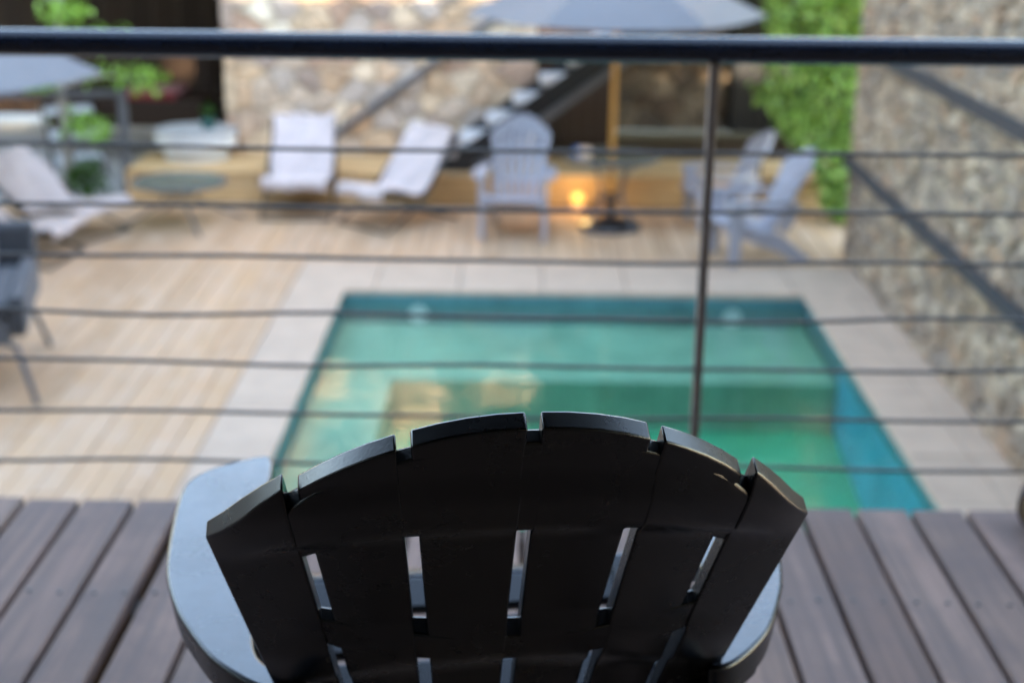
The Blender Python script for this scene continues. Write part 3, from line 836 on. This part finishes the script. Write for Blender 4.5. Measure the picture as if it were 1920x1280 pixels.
def umbrella(label, loc, R, ze, za, rot, base=True, nseg=6):
    t = thing('patio_umbrella', label, 'umbrella', (*loc, T), rot, 'patio umbrellas')
    ze -= T; za -= T
    for k in range(nseg):
        bm = bmesh.new(); a0, a1 = 2 * math.pi * k / nseg, 2 * math.pi * (k + 1) / nseg; nr, nc = 6, 6; g = []
        for th in (0, -.004):
            rows = []
            for i in range(nr + 1):
                s = .03 + .97 * i / nr; row = []
                for j in range(nc + 1):
                    v = j / nc; x = s * R * (math.cos(a0) * (1 - v) + math.cos(a1) * v); y = s * R * (math.sin(a0) * (1 - v) + math.sin(a1) * v)
                    sag = .05 * s * 4 * v * (1 - v) * (.4 + .6 * (1 - abs(2 * s - 1)))
                    row.append(bm.verts.new((x, y, za + (ze - za) * s + .05 * (1 - s) * s * 2 - sag + th)))
                rows.append(row)
            g.append(rows)
        for q in (0, 1):
            for i in range(nr):
                for j in range(nc): bm.faces.new((g[q][i][j], g[q][i + 1][j], g[q][i + 1][j + 1], g[q][i][j + 1]) if q == 0 else (g[q][i][j], g[q][i][j + 1], g[q][i + 1][j + 1], g[q][i + 1][j]))
        # hanging valance lip along the rim
        for j in range(nc):
            A, B = g[1][nr][j], g[1][nr][j + 1]; A2, B2 = g[0][nr][j], g[0][nr][j + 1]
            bm.faces.new((A2, A, B, B2))
        smooth(obj('canopy_panel', bm, M_CANOPY, t), 50)
        a = a0; c, s = math.cos(a), math.sin(a)
        obj('rib', bar((.03 * c, .03 * s, za - .03), (R * .985 * c, R * .985 * s, ze - .014), .018, .014), M_POLE, t)
        obj('strut', bar((.035 * c, .035 * s, ze - .12), (R * .5 * c, R * .5 * s, (za + ze) / 2 - .01), .014, .014), M_POLE, t)
    smooth(obj('pole', tube([(0, 0, .1), (0, 0, za + .02)], .024, 16), M_POLE, t))
    smooth(obj('finial', lathe([(.03, za + .005), (.034, za + .03), (.02, za + .06), (.004, za + .08)], 16), M_POLE, t))
    obj('hub', lathe([(.04, ze - .15), (.045, ze - .14), (.045, ze - .10), (.04, ze - .09)], 16), M_POLE, t)
    smooth(obj('base', lathe([(.265, .001), (.27, .02), (.255, .045), (.12, .075), (.04, .09), (.038, .30), (.026, .31)], 40), M_STEEL, t), 30)
    return t
umbrella('blue-grey patio umbrella on a honey wood pole through the glass table', (UX - .04, UY), 1.24, .235, .74, R_(0))
umbrella('blue-grey patio umbrella at the left over the reclining towel chair', (-4.42, 10.75), 1.22, -.14, .34, R_(8))

# things on and by the umbrella table
def small(name, prof, mat, loc, label, cat):
    return tag(smooth(obj(name, lathe(prof, 24), mat, None, loc), 40), label, cat)
tz = T + .001 + .6215
jar = tag(smooth(obj('jar', lathe([(.035, 0), (.055, .01), (.062, .06), (.05, .10), (.042, .105), (.04, .1)], 24), M_CREAM, None, (UX - .28, UY - .17, tz)), 40), 'small cream jar on the edge of the umbrella table', 'jar')
cup = tag(smooth(obj('cup', lathe([(.028, 0), (.034, .004), (.04, .07), (.042, .085), (.036, .083)], 20), M_BLUE, None, (UX - .335, UY - .06, tz)), 40), 'small blue cup on the umbrella table', 'cup')
lan = thing('floor_lamp', 'small round floor lamp glowing warm orange against the wooden platform', 'lamp', (.50, 12.60, T + .001))
smooth(obj('globe', lathe([(.03, .04), (.055, .06), (.068, .10), (.055, .14), (.02, .16)], 24), mL, lan))
smooth(obj('base', lathe([(.06, 0), (.065, .01), (.05, .035), (.03, .041)], 24), M_CREAM, lan), 40)
ll = bpy.data.lights.new('lamp_light', 'POINT'); ll.energy = .3; ll.color = (1, .70, .34); ll.shadow_soft_size = .068
lo = bpy.data.objects.new('lamp_light', ll); sc.collection.objects.link(lo); lo.parent = lan; lo.location = (0, -.12, .24)

# ================================================================== LEFT BACKGROUND
drum = thing('round_planter_table', 'round white drum table with a grey top by the dark room', 'table', (-3.10, 13.40, PT + .001))
smooth(obj('drum', lathe([(.27, 0), (.30, .004), (.30, .05), (.27, .055), (.27, .085), (.33, .09), (.375, .12), (.38, .235), (.37, .25)], 48), M_WHITE, drum), 30)
smooth(obj('top', lathe([(.39, .2505), (.395, .262), (.385, .27), (.01, .272)], 48), M_CONC, drum), 30)
pot = thing('potted_plant', 'small teal pot with green leaves on the white drum table', 'plant', (-2.98, 13.40, PT + .274))
M_TEAL = simple('teal_glaze', (.02, .10, .095), .3, .1, 10)
smooth(obj('pot', lathe([(.05, 0), (.055, .002), (.075, .10), (.07, .10)], 20), M_TEAL, pot), 40)
def leaf_cloud(pts, size, rr, droop=.3, seg=1, asp=.55):
    """leaves: folded diamond blades"""
    bm = bmesh.new()
    for p in pts:
        L = size * rr.uniform(.65, 1.3); W = L * asp * .5
        th, ph = rr.uniform(0, 2 * math.pi), rr.uniform(-1, .5) - droop
        d = Vector((math.cos(th) * math.cos(ph), math.sin(th) * math.cos(ph), math.sin(ph)))
        sd_ = d.cross(Vector((rr.uniform(-.4, .4), rr.uniform(-.4, .4), 1))).normalized(); nn = sd_.cross(d)
        p = Vector(p)
        a, m1, m2, e = bm.verts.new(p), bm.verts.new(p + d * L * .45 + sd_ * W + nn * W * .35), bm.verts.new(p + d * L * .45 - sd_ * W + nn * W * .35), bm.verts.new(p + d * L - nn * L * .12)
        c = bm.verts.new(p + d * L * .45)
        for f in ((a, m1, c), (m1, e, c), (a, c, m2), (c, e, m2)): bm.faces.new(f)
    return bm
rl = random.Random(11)
def blob(n, c, r, rr):
    out = []
    while len(out) < n:
        v = Vector((rr.uniform(-1, 1), rr.uniform(-1, 1), rr.uniform(-1, 1)))
        if .25 < v.length < 1: out.append(Vector(c) + Vector((v.x * r[0], v.y * r[1], v.z * r[2])))
    return out
o = obj('leaves', leaf_cloud(blob(40, (0, 0, .15), (.05, .05, .06), rl), .05, rl, -.4), M_SHRUB, pot); o['kind'] = 'stuff'
sofa = thing('sofa', 'low sofa with a red cushion inside the dark room', 'sofa', (-4.0, 14.9, PT + .001))
bevel(obj('seat', box(-.9, .7, -.35, .35, .08, .34), M_DARKWOOD, sofa), .02); bevel(obj('back', box(-.9, .7, .3, .45, .35, .75), M_DARKWOOD, sofa), .02)
for xx in (-.85, .6):
    for yy in (-.3, .25): obj('leg', box(xx, xx + .05, yy, yy + .05, 0, .08), M_DARKWOOD, sofa)
cu = bevel(obj('cushion', box(-.15, .45, -.34, .28, .342, .43), M_RED, sofa), .04, 3)
pic = thing('wall_picture', 'faint red and brown framed picture on the dark boarded wall', 'picture', (-3.30, 17.17, .2))
obj('frame', box(-.42, .42, -.02, .02, -.3, .3), M_DARKWOOD, pic); M_PIC = simple('red_brown_print', (.20, .045, .02), .7, .5, 6); obj('print', box(-.36, .36, -.026, -.021, -.24, .24), M_PIC, pic)

# steel handrail with post at the platform's left end and the black stair beside the stone wall
hr = thing('step_railing', 'grey steel post and handrail at the end of the wooden platform', 'railing')
obj('post', box(-3.70, -3.63, 12.96, 13.03, T - .02, -.63), M_GREYST, hr)
obj('handrail', bar((-3.62, 12.995, -.61), (-5.6, 12.9, -.66), .06, .045), M_GREYST, hr)
obj('mid_rail', bar((-3.70, 12.995, -1.05), (-5.6, 12.9, -1.10), .03, .03), M_GREYST, hr)
obj('post', box(-5.62, -5.55, 12.87, 12.93, T - .02, -.68), M_GREYST, hr)
stp = thing('garden_steps', 'short flight of dark steel steps with pale treads behind the reclining towel chair', 'steps', (-4.55, 13.95, T), R_(24))
for k, z in enumerate((.20, .40, .60)):
    obj('tread', box(-.12, .34, -.30 + k * .27, -.06 + k * .27, z - .04, z), M_TREAD, stp)
for x in (-.14, .345): obj('stringer', bar((x, -.30, .06), (x, .52, .62), .025, .14), M_STEEL, stp)

st = thing('steel_stair', 'black steel stair with pale treads climbing the cream stone wall', 'stairs')
S0 = Vector((-.83, 0, PT)); run, rise, nst = .245, .18, 15
SY0, SY1 = 12.86, 13.52
def stringer(y):
    L = nst * run; bm = bmesh.new()
    k = rise / run; dp = .25; x0 = S0.x; up_ = .05 if y > SY0 else 0
    prof = [(x0, PT + .003), (x0, PT + .02 + up_), (x0 + L, PT + L * k + up_), (x0 + L, PT + L * k - dp), (x0 + dp / k, PT + .003)]
    a = [bm.verts.new((x, y - .012, z)) for x, z in prof]; b = [bm.verts.new((x, y + .012, z)) for x, z in prof]
    bm.faces.new(a); bm.faces.new(b[::-1])
    for i in range(len(prof)): bm.faces.new((a[i], b[i], b[(i + 1) % len(prof)], a[(i + 1) % len(prof)]))
    bmesh.ops.recalc_face_normals(bm, faces=bm.faces)
    s = obj('stringer', bm, M_STEEL, st)
    f0 = Vector((x0 + dp / k + .06, y - .03, PT + .045)); f1 = Vector((x0 + L, y - .03, PT + (L - dp / k - .06) * k + .045))
    obj('flange', bar(f0, f1, .03, .075), M_GREYST, s)
for y in (SY0, SY1): stringer(y)
for k in range(nst):
    x0 = S0.x + k * run; z = PT + k * rise + .105
    obj('tread', box(x0, x0 + .27, SY0 + .013, SY1 - .013, z - .035, z), M_TREAD, st)
k_ = rise / run
ha = Vector((S0.x - .15, SY1 + .03, PT + .86 - .15 * k_)); hb = Vector((S0.x + nst * run, SY1 + .03, PT + .86 + nst * run * k_))
h0 = pix_at_y(632, 250, SY1); h1 = pix_at_y(808, 122, SY1)
dirn = (h1 - h0).normalized()
obj('handrail', bar(h0, h0 + dirn * 4.2, .04, .06), M_GREYST, st)
for k in range(4):
    p = h0 + dirn * (.25 + k * 1.2); obj('rail_bracket', box(p.x - .015, p.x + .015, SY1, FY + .01, p.z - .05, p.z - .02), M_GREYST, st)

# ================================================================== PLANTS
def tree(label, base, name='young_tree'):
    rr = random.Random(4); t = thing(name, label, 'tree', base)
    tr = [(0, 0, -.02), (.01, .02, .5), (-.01, .02, 1.0), (.05, 0, 1.6), (.10, .03, 2.3), (.08, 0, 3.1)]
    smooth(obj('trunk', tube(tr, [.055, .05, .047, .045, .035, .02], 12), M_BARK, t), 60)
    br = []
    for z, az, L, up in ((1.02, -.2, .85, .12), (1.28, .4, .55, .3), (.62, -.6, .35, .1), (1.75, 2.6, .7, .4), (2.0, .4, .9, .35), (2.4, 3.6, .7, .5), (1.0, 3.1, .3, .2), (2.7, 1.2, .8, .6), (1.6, 5.2, .4, .3)):
        p0 = Vector((.02, .01, z)); d = Vector((math.cos(az), math.sin(az), up)).normalized()
        pts = [p0, p0 + d * L * .5 + Vector((0, 0, .05)), p0 + d * L + Vector((0, 0, -.02))]
        smooth(obj('branch', tube(pts, [.02, .014, .006], 8), M_BARK, t), 60); br.append(pts)
    P = []
    for pts in br:
        for c, q in ((pts[1], 50), (pts[1] * .45 + pts[2] * .55, 85), (pts[2], 90)):
            P += blob(int(q * .55), c + Vector((rr.uniform(-.05, .05), rr.uniform(-.05, .05), .02)), (.21, .21, .13), rr)
    P += blob(700, (.05, 0, 3.0), (.9, .9, .6), rr)
    o = obj('crown', leaf_cloud(P, .085, rr, .35), M_LEAF2, t); o['kind'] = 'stuff'
    return t
tree('slim pale-barked tree with bright green leaves beside the dark room', (-4.22, 13.0, T))
sh = thing('shrub', 'low dark green shrub at the foot of the slim tree', 'plant', (-4.02, 12.92, T))
smooth(obj('stem', tube([(0, 0, -.01), (.02, 0, .15)], .012, 6), M_BARK, sh)); o = obj('foliage', leaf_cloud(blob(260, (0, 0, .2), (.17, .17, .17), rl), .09, rl, 0), M_SHRUB, sh); o['kind'] = 'stuff'

vine = thing('climbing_vine', 'bright green climbing vine hanging in the corner beside the side wall', 'plant', (2.6, 12.3, T))
rv = random.Random(8); P = []
# outline of the curtain of leaves (x from base, z from the terrace): width by height
def vx(z):
    tab = [(.03, .22, .30), (.25, .10, .38), (.5, .02, .42), (.72, -.20, .45), (.95, -.36, .46), (1.12, -.60, .46), (1.3, -.48, .5), (1.55, -.45, .52), (1.9, -.52, .55), (2.5, -.6, .7), (3.2, -.5, .6)]
    for (z0, a0, b0), (z1, a1, b1) in zip(tab, tab[1:]):
        if z0 <= z <= z1: s = (z - z0) / (z1 - z0); return a0 + (a1 - a0) * s, b0 + (b1 - b0) * s
    return 0, 0
for k in range(5600):
    z = rv.uniform(.05, 3.2); a, b = vx(z); P.append(Vector((rv.uniform(a - .05, b + .05) + rv.gauss(0, .03), rv.gauss(0, .12), z)))
o = obj('foliage', leaf_cloud(P, .085, rv, .6), M_LEAF, vine); o['kind'] = 'stuff'
for k in range(6):
    x = -.25 + k * .11
    smooth(obj('stem', tube([(.3, .05, -.02), (.3 * .6 + x * .4, .06, .8), (x, .08, 1.8), (x * 1.2, .08, 3.1)], [.012, .01, .008, .004], 6), M_BARKD, vine))
bm = bmesh.new()
for x in (-.5, .5): add_box(bm, x - .012, x + .012, .13, .155, 0, 3.2)
for k in range(9): add_box(bm, -.51, .51, .156, .17, .3 + k * .34, .318 + k * .34)
obj('trellis', bm, M_STEEL, vine)

bt = thing('added_dapple_tree', 'unseen leafy tree added behind the umber house to dapple the sunlight', 'tree', (8.2, -9.6, T))  # added out of view, its leaves break up the sun on the far wall
smooth(obj('trunk', tube([(0, 0, -.05), (.1, .1, 5), (0, -.1, 10), (.2, 0, 14)], [.32, .27, .2, .1], 14), M_BARKD, bt), 60)
rb = random.Random(31); P = []
for k in range(34):
    c = Vector((rb.uniform(-4.4, 3.6), rb.uniform(-2.2, 2.2), rb.uniform(13.4, 19.4)))
    smooth(obj('branch', tube([(0, -.1, min(c.z - 2.2, 13)), (c.x * .5, c.y * .5, c.z - 1), tuple(c)], [.09, .06, .02], 7), M_BARKD, bt), 60)
    P += blob(150, c, (.75, .75, .6), rb)
o = obj('crown', leaf_cloud(P, .30, rb, .3), M_SHRUB, bt); o['kind'] = 'stuff'

# bark log lying on the deck edge
log = thing('bark_log', 'short round bark-covered log standing on edge at the deck rim', 'log', (1.148, 2.84, .0575), R_(-21))
smooth(obj('bark', tube([(0, 0, 0), (0, .03, .001), (0, .065, 0)], [.056, .0565, .055], 28), M_BARKD, log), 60)
o = obj('cut_face', lathe([(.049, 0), (.047, .003), (.02, .004), (.004, .0035)], 28), M_CUT, log, (0, -.0006, 0)); o.rotation_euler = (R_(90), 0, 0)
